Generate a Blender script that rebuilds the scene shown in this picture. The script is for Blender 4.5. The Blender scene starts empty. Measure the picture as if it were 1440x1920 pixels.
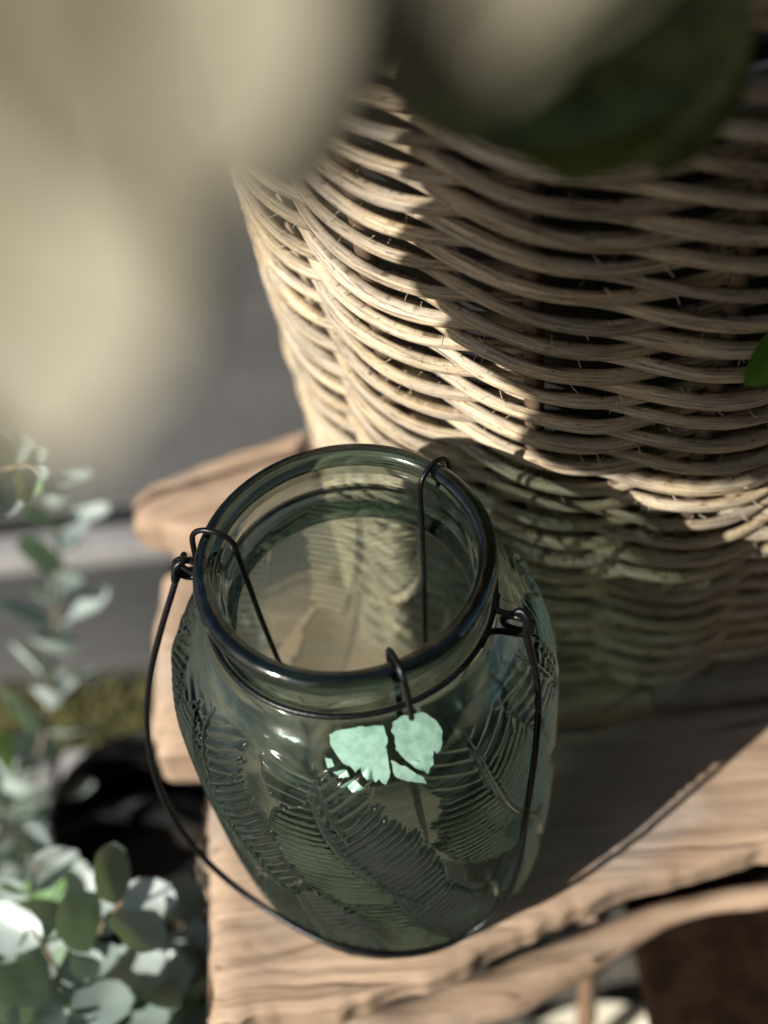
import bpy, math, random
import numpy as np
from mathutils import Vector, Matrix
random.seed(7); rng = np.random.default_rng(7)
sc = bpy.context.scene
col = sc.collection
S = 0.01                       # geometry below is written in centimetres, built in metres
R = math.radians

# ------------------------------------------------------------------ camera, sky, sun, exposure
CAM = np.array([1.212, -23.432, 47.036]); PITCH = 50.477; ROLL = -5.86; FPX = 2600.0
_p, _r = R(PITCH), R(ROLL)
FW = np.array([0, math.cos(_p), -math.sin(_p)])
_rt = np.array([1.0, 0, 0]); _up = np.cross(_rt, FW)
RT = _rt*math.cos(_r) + _up*math.sin(_r); UP = _up*math.cos(_r) - _rt*math.sin(_r)
cd = bpy.data.cameras.new('camera'); cam = bpy.data.objects.new('camera', cd); col.objects.link(cam)
m = Matrix(((RT[0], UP[0], -FW[0], CAM[0]*S), (RT[1], UP[1], -FW[1], CAM[1]*S), (RT[2], UP[2], -FW[2], CAM[2]*S), (0, 0, 0, 1)))
cam.matrix_world = m
cd.sensor_fit = 'VERTICAL'; cd.sensor_height = 36; cd.lens = 36*FPX/1920
cd.clip_start = 0.01; cd.clip_end = 200
cd.dof.use_dof = True; cd.dof.focus_distance = 0.395
cd.dof.aperture_fstop = cd.lens/9.5          # 9.5 mm wide pupil
sc.camera = cam

SUN_EL = 33.0; SX, SY = 0.83, 0.556
D = np.array([SX*math.cos(R(SUN_EL)), SY*math.cos(R(SUN_EL)), -math.sin(R(SUN_EL))])   # travel of the sunlight
D /= np.linalg.norm(D)
w = bpy.data.worlds.new('World'); sc.world = w; w.use_nodes = True
nt = w.node_tree; nt.nodes.clear()
sky = nt.nodes.new('ShaderNodeTexSky'); sky.sky_type = 'NISHITA'; sky.sun_disc = False
sky.sun_elevation = R(SUN_EL); sky.sun_rotation = math.atan2(-D[0], -D[1]) % (2*math.pi)
sky.dust_density = 1.5; sky.air_density = 1.0
bg = nt.nodes.new('ShaderNodeBackground'); bg.inputs[1].default_value = 0.05
wo = nt.nodes.new('ShaderNodeOutputWorld')
nt.links.new(sky.outputs[0], bg.inputs[0]); nt.links.new(bg.outputs[0], wo.inputs[0])
sl = bpy.data.lights.new('sun', 'SUN'); sl.energy = 5.0; sl.angle = R(0.5); sl.color = (1, 0.955, 0.88)
sun = bpy.data.objects.new('sun', sl); col.objects.link(sun)
sun.rotation_euler = Vector(D).to_track_quat('-Z', 'Y').to_euler()
sc.view_settings.view_transform = 'Standard'; sc.view_settings.look = 'None'
sc.view_settings.exposure = 0.68; sc.view_settings.gamma = 1
cy = sc.cycles
cy.max_bounces = 20; cy.transmission_bounces = 16; cy.glossy_bounces = 6; cy.diffuse_bounces = 4; cy.transparent_max_bounces = 24
cy.caustics_refractive = True; cy.caustics_reflective = False
cy.sample_clamp_indirect = 15.0; cy.blur_glossy = 0.1
cy.use_denoising = True
sc.render.engine = 'CYCLES'

# ------------------------------------------------------------------ helpers
def unproj(u, v, depth):
    """world point (cm) seen at photo pixel u, v, this far along the view axis"""
    return CAM + (FW + RT*(u-720)/FPX - UP*(v-960)/FPX)*depth
def empty(name, loc, label=None, cat=None, group=None):
    o = bpy.data.objects.new(name, None); col.objects.link(o); o.empty_display_size = 0.01
    o.location = np.array(loc)*S
    if label: o['label'] = label
    if cat: o['category'] = cat
    if group: o['group'] = group
    return o
def mesh_np(name, V, F, mat=None, uv=None, smooth=True):
    """V (n,3) in cm; F (m,3|4)"""
    V = np.asarray(V, float)*S; F = np.asarray(F, np.int64); k = F.shape[1]
    me = bpy.data.meshes.new(name)
    me.vertices.add(len(V)); me.vertices.foreach_set('co', V.ravel().astype(np.float32))
    me.loops.add(F.size); me.loops.foreach_set('vertex_index', F.ravel().astype(np.int32))
    me.polygons.add(len(F))
    me.polygons.foreach_set('loop_start', (np.arange(len(F))*k).astype(np.int32))
    me.polygons.foreach_set('loop_total', np.full(len(F), k, np.int32))
    me.update(calc_edges=True)
    if smooth: me.polygons.foreach_set('use_smooth', np.ones(len(F), bool))
    if uv is not None:
        l = me.uv_layers.new(name='UVMap'); l.data.foreach_set('uv', np.asarray(uv, np.float32)[F.ravel()].ravel())
    me.validate()
    if mat: me.materials.append(mat)
    return me
def link(name, me, parent=None, loc=None):
    o = bpy.data.objects.new(name, me); col.objects.link(o)
    if loc is not None: o.location = np.array(loc)*S
    if parent is not None:
        o.parent = parent
    return o
def grid_faces(n, m, wrap_n=False, wrap_m=False):
    i = np.arange(n if wrap_n else n-1)[:, None]; j = np.arange(m if wrap_m else m-1)[None, :]
    a = i*m + j; b = ((i+1) % n)*m + j; c = ((i+1) % n)*m + (j+1) % m; d = i*m + (j+1) % m
    return np.stack([a+0*j, b+0*j, c+0*i, d+0*i], -1).reshape(-1, 4)
def tube(P, rad, sides=8, closed=False, caps=True):
    """sweep a circle along points P (n,3); rad scalar or (n,)"""
    P = np.asarray(P, float); n = len(P); rad = np.broadcast_to(rad, (n,)).astype(float)
    if closed: T = np.roll(P, -1, 0) - np.roll(P, 1, 0)
    else: T = np.gradient(P, axis=0)
    T /= np.linalg.norm(T, axis=1)[:, None] + 1e-12
    N = np.zeros_like(P); a = np.array([0, 0, 1.0]) if abs(T[0][2]) < .9 else np.array([1.0, 0, 0])
    v = a - T[0]*(a@T[0]); N[0] = v/np.linalg.norm(v)
    for i in range(1, n):
        v = N[i-1] - T[i]*(N[i-1]@T[i]); N[i] = v/(np.linalg.norm(v)+1e-12)
    B = np.cross(T, N); th = np.linspace(0, 2*np.pi, sides, endpoint=False)
    V = P[:, None] + rad[:, None, None]*(np.cos(th)[None, :, None]*N[:, None] + np.sin(th)[None, :, None]*B[:, None])
    V = V.reshape(-1, 3); F = grid_faces(n, sides, closed, True)
    L = np.r_[0, np.cumsum(np.linalg.norm(np.diff(P, axis=0), axis=1))]
    uv = np.stack([np.repeat(L, sides), np.tile(np.abs(np.linspace(-1, 1, sides)), n)], -1)
    if not closed and caps:
        V = np.vstack([V, P[0], P[-1]]); uv = np.vstack([uv, [L[0], 0], [L[-1], 0]])
        k = np.arange(sides); k2 = (k+1) % sides
        F = np.vstack([F, np.stack([k2, k, 0*k+n*sides, 0*k+n*sides], -1), np.stack([(n-1)*sides+k, (n-1)*sides+k2, 0*k+n*sides+1, 0*k+n*sides+1], -1)])
    return V, F, uv
def fixtri(F):
    """split quads so degenerate (repeated index) quads become triangles"""
    a = F[:, [0, 1, 2]]; b = F[:, [0, 2, 3]]
    T = np.vstack([a, b]); ok = (T[:, 0] != T[:, 1]) & (T[:, 1] != T[:, 2]) & (T[:, 0] != T[:, 2])
    return T[ok]
def tube_obj(name, P, rad, mat, parent=None, sides=8, closed=False):
    V, F, uv = tube(P, rad, sides, closed)
    return link(name, mesh_np(name, V, fixtri(F) if not closed else F, mat, uv), parent)
def spline(pts, n=60):
    """Catmull-Rom through pts"""
    P = np.asarray(pts, float); P = np.vstack([2*P[0]-P[1], P, 2*P[-1]-P[-2]]); out = []
    k = len(P)-3; per = max(2, n//k)
    for i in range(k):
        t = np.linspace(0, 1, per, endpoint=(i == k-1))[:, None]; a, b, c, d = P[i:i+4]
        out.append(.5*((2*b)+(c-a)*t+(2*a-5*b+4*c-d)*t*t+(3*b-a-3*c+d)*t**3))
    return np.vstack(out)
def join(parts):
    Vs, Fs, Us, o = [], [], [], 0
    for V, F, uv in parts:
        F = fixtri(F) if F.shape[1] == 4 else F
        Vs.append(V); Fs.append(F+o); Us.append(uv); o += len(V)
    return np.vstack(Vs), np.vstack(Fs), np.vstack(Us)
def vnoise(x, y, seed=0):
    """smooth value noise on arrays"""
    def h(i, j):
        n = (i*374761393 + j*668265263 + seed*1442695041) & 0xffffffff
        n = ((n ^ (n >> 13))*1274126177) & 0xffffffff
        return ((n ^ (n >> 16)) & 0xffff)/65535.0
    x = np.asarray(x, float); y = np.asarray(y, float)
    i = np.floor(x).astype(np.int64); j = np.floor(y).astype(np.int64); fx = x-i; fy = y-j
    fx = fx*fx*(3-2*fx); fy = fy*fy*(3-2*fy)
    return (h(i, j)*(1-fx)+h(i+1, j)*fx)*(1-fy) + (h(i, j+1)*(1-fx)+h(i+1, j+1)*fx)*fy

# ------------------------------------------------------------------ materials
class NT:
    def __init__(s, name):
        s.m = bpy.data.materials.new(name); s.m.use_nodes = True; s.t = s.m.node_tree; s.t.nodes.clear()
        s.out = s.t.nodes.new('ShaderNodeOutputMaterial')
    def n(s, kind, ins=None, **kw):
        nd = s.t.nodes.new('ShaderNode'+kind)
        for k, v in kw.items(): setattr(nd, k, v)
        for k, v in (ins or {}).items():
            sk = nd.inputs[k]
            if isinstance(v, bpy.types.NodeSocket): s.t.links.new(v, sk)
            else: sk.default_value = v
        return nd
    def ramp(s, fac, stops, interp='LINEAR'):
        nd = s.t.nodes.new('ShaderNodeValToRGB'); s.t.links.new(fac, nd.inputs[0]); cr = nd.color_ramp; cr.interpolation = interp
        while len(cr.elements) < len(stops): cr.elements.new(.5)
        for e, (p, c) in zip(cr.elements, stops): e.position = p; e.color = tuple(c)+(1,) if len(c) == 3 else c
        return nd.outputs[0]
    def mix(s, fac, a, b, mode='MIX'):
        nd = s.t.nodes.new('ShaderNodeMix'); nd.data_type = 'RGBA'; nd.blend_type = mode
        for i, v in ((0, fac), (6, a), (7, b)):
            if isinstance(v, bpy.types.NodeSocket): s.t.links.new(v, nd.inputs[i])
            else: nd.inputs[i].default_value = v if i == 0 else (tuple(v)+(1,) if len(v) == 3 else v)
        return nd.outputs[2]
    def surf(s, sh): s.t.links.new(sh, s.out.inputs[0]); return s.m
def g(v): return (v, v, v)
def scaled(t, coord, sx, sy, sz): return t.n('Mapping', {0: coord, 3: (sx, sy, sz)}).outputs[0]

def mat_wood(name, light, mid, dark, grain=(2, 60, 60), seed=0.0):
    t = NT(name); tc = t.n('TexCoord').outputs['Object']
    tc = t.n('Mapping', {0: tc, 1: (seed, seed*.37, 0), 3: (1, 1, 1)}).outputs[0]
    warp = t.n('TexNoise', {'Vector': scaled(t, tc, 8, 14, 14), 'Scale': 1.0, 'Detail': 2}).outputs['Color']
    v = t.n('VectorMath', {0: warp, 1: (.02, .035, .02)}, operation='MULTIPLY').outputs[0]
    v = t.n('VectorMath', {0: tc, 1: v}, operation='ADD').outputs[0]
    n1 = t.n('TexNoise', {'Vector': scaled(t, v, *grain), 'Scale': 4.0, 'Detail': 8, 'Roughness': .62}).outputs[0]
    n2 = t.n('TexNoise', {'Vector': scaled(t, v, 6, 40, 40), 'Scale': 1.0, 'Detail': 4}).outputs[0]
    n3 = t.n('TexNoise', {'Vector': scaled(t, tc, 14, 22, 22), 'Scale': 1.0, 'Detail': 3}).outputs[0]
    c = t.ramp(n1, [(.30, dark), (.45, mid), (.66, light)])
    c = t.mix(t.ramp(n2, [(.42, g(0)), (.7, g(1))]), c, mid)
    c = t.mix(t.ramp(n3, [(.46, g(0)), (.70, g(.6))]), c, tuple(np.array(dark)*1.6))
    gy = t.n('TexNoise', {'Vector': scaled(t, tc, 9, 18, 9), 'Scale': 1.7, 'Detail': 5}).outputs[0]
    c = t.mix(t.ramp(gy, [(.50, g(0)), (.66, g(.55))]), c, (.30, .265, .235))
    crk = t.n('TexNoise', {'Vector': scaled(t, v, 5, 130, 130), 'Scale': 1.0, 'Detail': 3}).outputs[0]
    ck = t.ramp(crk, [(.30, g(1)), (.36, g(0))])
    c = t.mix(ck, c, (.05, .032, .022))
    bmp = t.n('Bump', {'Height': n1, 'Strength': .8, 'Distance': .002}).outputs[0]
    b = t.n('BsdfPrincipled', {'Base Color': c, 'Roughness': .72, 'Normal': bmp, 'Specular IOR Level': .3})
    return t.surf(b.outputs[0])
M = {}
M['wood'] = mat_wood('weathered_wood', (.47, .345, .24), (.37, .262, .178), (.14, .09, .06))
M['wood_dark'] = mat_wood('old_dark_wood', (.33, .21, .13), (.22, .13, .08), (.09, .052, .033), seed=3.1)
def mat_rattan():
    t = NT('rattan'); uv = t.n('TexCoord').outputs['UV']; oi = t.n('ObjectInfo').outputs['Random']
    off = t.n('CombineXYZ', {0: t.n('Math', {0: oi, 1: 91.0}, operation='MULTIPLY').outputs[0], 1: t.n('Math', {0: oi, 1: 17.0}, operation='MULTIPLY').outputs[0]}).outputs[0]
    v = t.n('VectorMath', {0: uv, 1: off}, operation='ADD').outputs[0]
    fine = t.n('TexNoise', {'Vector': scaled(t, v, .55, 7.5, 1), 'Scale': 1.0, 'Detail': 6, 'Roughness': .65}).outputs[0]
    med = t.n('TexNoise', {'Vector': scaled(t, v, .35, 1.4, 1), 'Scale': 1.0, 'Detail': 3}).outputs[0]
    spots = t.n('TexNoise', {'Vector': scaled(t, v, 1.6, 4.0, 1), 'Scale': 1.0, 'Detail': 5, 'Roughness': .7}).outputs[0]
    c = t.ramp(fine, [(.34, (.14, .09, .05)), (.45, (.50, .38, .235)), (.64, (.80, .64, .41))])
    c2 = t.ramp(fine, [(.34, (.11, .085, .06)), (.48, (.42, .35, .265)), (.68, (.66, .58, .46))])
    c = t.mix(t.ramp(med, [(.38, g(0)), (.62, g(1))]), c, c2)
    c = t.mix(t.ramp(spots, [(.58, g(0)), (.66, g(.8))]), c, (.09, .05, .028))
    fl_ = t.n('TexNoise', {'Vector': scaled(t, v, 5.0, 16.0, 1), 'Scale': 1.0, 'Detail': 3}).outputs[0]
    c = t.mix(t.ramp(fl_, [(.62, g(0)), (.70, g(.6))]), c, (.07, .045, .03))
    # node rings on the cane
    tone = t.ramp(oi, [(0, g(.72)), (.5, g(.95)), (1, g(1.12))])
    c = t.mix(1.0, c, tone, 'MULTIPLY')
    bmp = t.n('Bump', {'Height': fine, 'Strength': .9, 'Distance': .0009}).outputs[0]
    b = t.n('BsdfPrincipled', {'Base Color': c, 'Roughness': .5, 'Normal': bmp, 'Specular IOR Level': .4})
    return t.surf(b.outputs[0])
M['rattan'] = mat_rattan()
def mat_simple(name, c, rough=.6, metal=0, bump=0, scale=200, spec=.5, trans=0, var=0.0):
    t = NT(name); tc = t.n('TexCoord').outputs['Object']
    n = t.n('TexNoise', {'Vector': tc, 'Scale': float(scale), 'Detail': 5}).outputs[0]
    cc = t.mix(t.ramp(n, [(.35, g(0)), (.65, g(1))]), tuple(np.array(c)*(1-var)), tuple(np.minimum(1, np.array(c)*(1+var))))
    ins = {'Base Color': cc, 'Roughness': rough, 'Metallic': metal, 'Specular IOR Level': spec}
    if bump: ins['Normal'] = t.n('Bump', {'Height': n, 'Strength': bump, 'Distance': .0005}).outputs[0]
    b = t.n('BsdfPrincipled', ins).outputs[0]
    if trans:
        tr = t.n('BsdfTranslucent', {'Color': cc}).outputs[0]
        b = t.n('MixShader', {0: trans, 1: b, 2: tr}).outputs[0]
    return t.surf(b)
M['wire'] = mat_simple('black_wire', (.012, .012, .013), .32, .6, .25, 900, var=.3)
M['plastic'] = mat_simple('black_liner', (.012, .012, .012), .6, 0, .1, 60)
M['soil'] = mat_simple('soil', (.03, .022, .016), .95, 0, 1, 300, var=.5)
M['petal'] = mat_simple('cream_petal', (.31, .28, .195), .55, 0, .1, 90, trans=.35, var=.06)
M['leaf_dark'] = mat_simple('dark_leaf', (.12, .145, .028), .5, 0, .2, 150, trans=.3, var=.3)
M['leaf_bright'] = mat_simple('bright_leaf', (.09, .20, .02), .4, 0, .1, 150, trans=.3, var=.2)
M['plate'] = mat_simple('cream_glaze', (.62, .58, .46), .3, 0, 0, 50, var=.04)
M['stake'] = mat_simple('dark_stake', (.10, .065, .04), .7, 0, .3, 200, var=.3)
def mat_euc():
    t = NT('eucalyptus_leaf'); tc = t.n('TexCoord').outputs['Object']; oi = t.n('ObjectInfo').outputs['Random']
    n = t.n('TexNoise', {'Vector': tc, 'Scale': 160.0, 'Detail': 4}).outputs[0]
    a = t.ramp(oi, [(0, (.30, .37, .34)), (.45, (.42, .49, .46)), (.85, (.54, .60, .57)), (.95, (.24, .34, .20)), (1, (.20, .38, .08))])
    c = t.mix(t.ramp(n, [(.35, g(0)), (.7, g(.4))]), a, (.20, .28, .25))
    b = t.n('BsdfPrincipled', {'Base Color': c, 'Roughness': .38, 'Specular IOR Level': .6}).outputs[0]
    tr = t.n('BsdfTranslucent', {'Color': (.16, .30, .06, 1)}).outputs[0]
    return t.surf(t.n('MixShader', {0: .15, 1: b, 2: tr}).outputs[0])
M['euc'] = mat_euc()
M['stem'] = mat_simple('stem', (.16, .12, .07), .6, 0, .3, 200, var=.2)
def mat_glass(name, DENS, back=.34, front=.93):
    t = NT(name)
    tc = t.n('TexCoord').outputs['Object']
    n = t.n('TexNoise', {'Vector': tc, 'Scale': 45.0, 'Detail': 2}).outputs[0]
    bmp = t.n('Bump', {'Height': n, 'Strength': .25, 'Distance': .001}).outputs[0]
    gl = t.n('BsdfGlass', {'Color': (.95, .985, .97, 1), 'Roughness': 0.0, 'IOR': 1.5, 'Normal': bmp}).outputs[0]
    haze = t.n('BsdfGlossy', {'Color': (1, 1, 1, 1), 'Roughness': .13, 'Normal': bmp}).outputs[0]
    du = t.n('TexNoise', {'Vector': tc, 'Scale': 260.0, 'Detail': 4, 'Roughness': .7}).outputs[0]
    s = t.n('MixShader', {0: t.ramp(du, [(.4, g(.012)), (.72, g(.09))]), 1: gl, 2: haze}).outputs[0]
    # seen square on, the thin wall lets light straight through; obliquely it bends it
    lw = t.n('LayerWeight', {0: .5}).outputs['Facing']
    thru = t.ramp(lw, [(.18, g(front)), (.33, g(0))], 'EASE')
    thru = t.mix(t.n('NewGeometry').outputs['Backfacing'], thru, g(back))
    tr = t.n('BsdfTransparent', {'Color': (.93, .985, .95, 1)}).outputs[0]
    s = t.n('MixShader', {0: thru, 1: s, 2: tr}).outputs[0]
    va = t.n('VolumeAbsorption', {'Color': (.47, .575, .56, 1), 'Density': DENS}).outputs[0]
    t.t.links.new(va, t.out.inputs[1])
    return t.surf(s)
M['glass'] = mat_glass('green_glass', 140.0)
M['rim_glass'] = mat_glass('thick_green_glass', 620.0, 0.0, 0.0)
def mat_ground():
    t = NT('grey_slate'); tc = t.n('TexCoord').outputs['Object']
    n = t.n('TexNoise', {'Vector': tc, 'Scale': 7.0, 'Detail': 6, 'Roughness': .6}).outputs[0]
    n2 = t.n('TexNoise', {'Vector': tc, 'Scale': 120.0, 'Detail': 5}).outputs[0]
    c = t.ramp(n, [(.3, (.058, .056, .053)), (.7, (.10, .097, .09))])
    c = t.mix(t.ramp(n2, [(.55, g(0)), (.8, g(.4))]), c, (.2, .19, .18))
    b = t.n('BsdfPrincipled', {'Base Color': c, 'Roughness': .6, 'Normal': t.n('Bump', {'Height': n2, 'Strength': .3, 'Distance': .001}).outputs[0]})
    return t.surf(b.outputs[0])
M['slate'] = mat_ground()
M['earth'] = mat_simple('earth_gravel', (.075, .068, .055), .9, 0, 1, 80, var=.45)
M['kerb'] = mat_simple('pale_stone_edge', (.30, .29, .28), .6, 0, .2, 60, var=.12)
M['moss'] = mat_simple('moss', (.10, .095, .03), .9, 0, 1, 150, var=.3)
M['fibre'] = mat_simple('dry_fibre', (.62, .54, .40), .6)

# ------------------------------------------------------------------ ground
def box_np(x0, x1, y0, y1, z0, z1):
    V = np.array([[x, y, z] for z in (z0, z1) for y in (y0, y1) for x in (x0, x1)], float)
    F = np.array([[0, 2, 3, 1], [4, 5, 7, 6], [0, 1, 5, 4], [2, 6, 7, 3], [0, 4, 6, 2], [1, 3, 7, 5]])
    return V, F
GZ = -30.0
N_ = 120
gx = np.sign(np.linspace(-1, 1, N_))*np.abs(np.linspace(-1, 1, N_))**3*4000
X, Y = np.meshgrid(gx, gx+0, indexing='ij')
Z = GZ - 2.2 - 9*np.clip((Y-28)/6, 0, 1) + .5*vnoise(X*.6, Y*.6, 3)
ground = link('ground', mesh_np('ground', np.stack([X, Y, Z], -1).reshape(-1, 3), grid_faces(N_, N_), M['earth'])); ground['kind'] = 'structure'
def slab(name, x0, x1, y0, y1, z0, z1, mat, parent, bev=.25, rot=0):
    V, F = box_np(x0, x1, y0, y1, z0, z1)
    me = mesh_np(name, V, F, mat, smooth=False)
    o = link(name, me, parent)
    b = o.modifiers.new('bevel', 'BEVEL'); b.width = bev*S; b.segments = 2
    o.rotation_euler[2] = R(rot)
    return o
pave = empty('pavement', (0, 0, 0)); pave['kind'] = 'structure'
for ix in range(-5, 6):
    for iy in range(0, 5):
        slab('paving_slab', ix*60-42, ix*60+17.4, 43.4+iy*60, 43.4+iy*60+59.3, GZ-3, GZ+random.uniform(-.1, .1), M['slate'], pave, rot=0)
for ix in range(-4, 5):
    k = slab('kerb_stone', ix*50-12, ix*50+37.6, 38.8, 41.5, GZ-4, GZ+.2, M['kerb'], pave)
for ix in range(-4, 4):
    slab('paving_slab', ix*44-13.5, ix*44+30, 29.5, 38.2, GZ-3, GZ-.3, M['slate'], pave)
for ix in range(-4, 4):
    slab('kerb_stone', ix*34-21, ix*34+12.5, 20.5, 23.2, GZ-3, GZ-.1, M['kerb'], pave)
for ix in range(-4, 5):
    slab('joint_strip', ix*50-12, ix*50+38, 41.6, 43.3, GZ-3, GZ-.1, M['plastic'], pave, .1)
# moss strip
n = 4500
a = rng.uniform(0, 2*np.pi, n)
px = rng.uniform(-30, -6, n); py = rng.normal(26, 1.3, n); pz = GZ-1.9+rng.uniform(0, 1.2, n)
h = rng.uniform(.15, .4, n)
A = np.stack([px, py, pz], -1); u_ = np.stack([np.cos(a), np.sin(a), rng.uniform(-.3, .3, n)], -1)*h[:, None]; v_ = np.stack([-np.sin(a), np.cos(a), rng.uniform(.2, 1.2, n)], -1)*h[:, None]
V = np.stack([A-u_, A+u_, A+v_], 1).reshape(-1, 3)
o = link('moss', mesh_np('moss', V, np.arange(3*n).reshape(-1, 3), M['moss'])); o['kind'] = 'stuff'; o['label'] = 'yellow green moss growing in the joint between grey slabs'; o['category'] = 'moss'

# ------------------------------------------------------------------ driftwood table
table = empty('driftwood_table', (0, 0, GZ), 'rustic pale driftwood table carrying the glass lantern and the wicker basket', 'table')
def plank(outline_lo, outline_hi, x0, x1, z_top, thick, mat, seed, nx=260, ny=220, wav=.12, endtaper=1.2, name='plank'):
    """irregular board along x between two edge curves y=lo(x)..hi(x), rounded edges"""
    xs = np.linspace(0, 1, nx); ring = []
    m_ = ny
    q = np.linspace(0, 1, m_)
    rows = []
    for i, u in enumerate(xs):
        x = x0+(x1-x0)*u
        lo, hi = outline_lo(x)+.45*(float(vnoise(x*.45, 0, seed+3))-.5)+.15*(float(vnoise(x*2, 0, seed+4))-.5), outline_hi(x)
        e = min(1, min(u*(x1-x0), (1-u)*(x1-x0))/endtaper); e = math.sqrt(max(0, 1-(1-e)**2))
        yc = (lo+hi)/2; hw = (hi-lo)/2*(.88+.12*e); ht = thick/2*(.35+.65*e)
        # superellipse cross-section
        th = np.linspace(0, 2*np.pi, m_, endpoint=False)
        cx = np.sign(np.cos(th))*np.abs(np.cos(th))**.28; cz = np.sign(np.sin(th))*np.abs(np.sin(th))**.34
        yy = yc+hw*cx; zz = z_top-thick/2+ht*cz
        top = np.clip(np.sin(th), 0, 1)**.3
        zz = zz - wav*top*vnoise(x*.35+0*yy, yy*.9, seed)*1.0 - .04*top*vnoise(x*1.2+0*yy, yy*5, seed+5)
        yw = yy+.5*vnoise(x*.25+0*yy, yy*.5, seed+7)
        zz = zz - .13*top*np.clip((vnoise(x*.10+0*yy, yw*3.6, seed+6)-.66)/.3, 0, 1) - .05*top*np.clip((vnoise(x*.2+0*yy, yw*8, seed+8)-.5)/.5, 0, 1)
        xx = x + .3*(vnoise(yy*.8, zz*.8, seed+2)-.5)*(1 if i in (0, nx-1) else .3)*2
        rows.append(np.stack([xx, yy+.12*(vnoise(x*.9+0*yy, zz, seed+9)-.5), zz], -1))
    V = np.array(rows).reshape(-1, 3)
    F = grid_faces(nx, m_, False, True)
    k = np.arange(m_); k2 = (k+1) % m_
    c0 = V[:m_].mean(0); c1 = V[-m_:].mean(0)
    V = np.vstack([V, c0, c1]); n_ = nx*m_
    F = np.vstack([F, np.stack([k, 0*k+n_, 0*k+n_, k2], -1)[:, [3, 0, 1, 2]], np.stack([(nx-1)*m_+k2, 0*k+n_+1, 0*k+n_+1, (nx-1)*m_+k], -1)[:, [3, 0, 1, 2]]])
    o = link(name, mesh_np(name, V, fixtri(F), mat), table, (0, 0, -GZ)); return o
def fy(pts):
    xs = [p[0] for p in pts]; ys = [p[1] for p in pts]
    return lambda x: float(np.interp(x, xs, ys))
# back, middle, front boards
plank(fy([(-9.9, 15.6), (-6, 14.4), (30, 14.3)]), fy([(-10, 17.4), (-7, 18.6), (-5, 19.4), (0, 20.8), (10, 22.5), (40, 23)]), -9.9, 42, .9, 2.4, M['wood'], 11)
plank(fy([(-9, 4.6), (30, 4.4)]), fy([(-9, 13.9), (30, 13.9)]), -8.9, 41, 0.0, 3.2, M['wood'], 23)
plank(fy([(-7, -6.6), (-3, -6.2), (-.1, -5.8), (1.6, -5.5), (3.9, -4.4), (7.1, -3.3), (10.8, -2.5), (13.5, -2.0), (16, -1.7), (40, -3)]), fy([(-7, 4.1), (30, 4.0)]), -6.6, 40, 0.02, 2.0, M['wood'], 37)
# lower beam and legs
def log(name, pts, rads, mat, sides=20, n=60, seed=1):
    P = spline(pts, n); r = np.interp(np.linspace(0, 1, len(P)), np.linspace(0, 1, len(rads)), rads)
    V, F, uv = tube(P, r, sides)
    C_ = np.repeat(P, sides, 0); k = len(C_)
    dlt = V[:k]-C_; s_ = 1+.35*(vnoise(V[:k, 0]*.5+V[:k, 1]*.3, V[:k, 2]*.4+V[:k, 1]*.5, seed)-.5)
    V[:k] = C_+dlt*s_[:, None]
    o = link(name, mesh_np(name, V, fixtri(F), mat, uv), table, (0, 0, -GZ)); return o
log('branch', [(-4, -5.0, -7.4), (0, -4.7, -7.2), (5.6, -3.0, -7.2), (11.6, -1.0, -7.3), (16.5, -.6, -7.0), (22, 1.5, -6), (32, 4, -5)], [1.0, 1.2, .9, .5, .45, .8, 1.2], M['wood'], seed=5)
log('leg', [(-5.5, 1.5, -2.0), (-6.6, 1.9, -8), (-8.4, 3, -17), (-9, 4, -30)], [1.9, 1.7, 1.6, 2.0], M['wood'], seed=6)
log('leg', [(-6, 17, -2), (-7.2, 17.5, -12), (-8, 18, -30)], [2.2, 1.9, 2.1], M['wood'], seed=7)
log('leg', [(20, -1, -2), (19, -1, -14), (21, -2, -30)], [2.6, 2.2, 2.4], M['wood_dark'], seed=8)
log('leg', [(22, 18, -2), (22, 18, -14), (23, 19, -30)], [2.4, 2.1, 2.3], M['wood_dark'], seed=9)
log('branch', [(24, 5, -9), (16, 6, -14), (6, 8, -20), (-2, 10, -26)], [1.6, 1.5, 1.4, 1.5], M['wood_dark'], seed=10)

log('branch', [(7.9, -.6, -9), (8.1, -.3, -13), (8.6, .5, -20), (9, 1, -30)], [.45, .5, .45, .5], M['wood_dark'], seed=12)
M['shade_black'] = mat_simple('shade_paint', (.011, .006, .0035), 1, 0, .2, 90, spec=.05, var=.4)
slab('shade_sheet', 10.5, 42, -14, 16, 14.5, 16, M['shade_black'], table)  # near-black sheet standing in for the shadow under the table
# ------------------------------------------------------------------ glass lantern
JH = 17.0
lan = empty('glass_lantern', (0, 0, 0), 'green tinted glass jar lantern embossed with fern leaves and hung with a black wire handle', 'lantern')
# the jar leans a little on the uneven board: turn it about the rim centre, and work in its own frame below
LEAN = R(-1.4); PIV = np.array([0, 0, 16.6])
RM = np.array([[math.cos(LEAN), 0, math.sin(LEAN)], [0, 1, 0], [-math.sin(LEAN), 0, math.cos(LEAN)]])
LOC = PIV - RM@PIV
lan.location = LOC*S; lan.rotation_euler = (0, LEAN, 0)
_world = (CAM, FW, RT, UP)
CAM = RM.T@(CAM-LOC); FW = RM.T@FW; RT = RM.T@RT; UP = RM.T@UP
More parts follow.
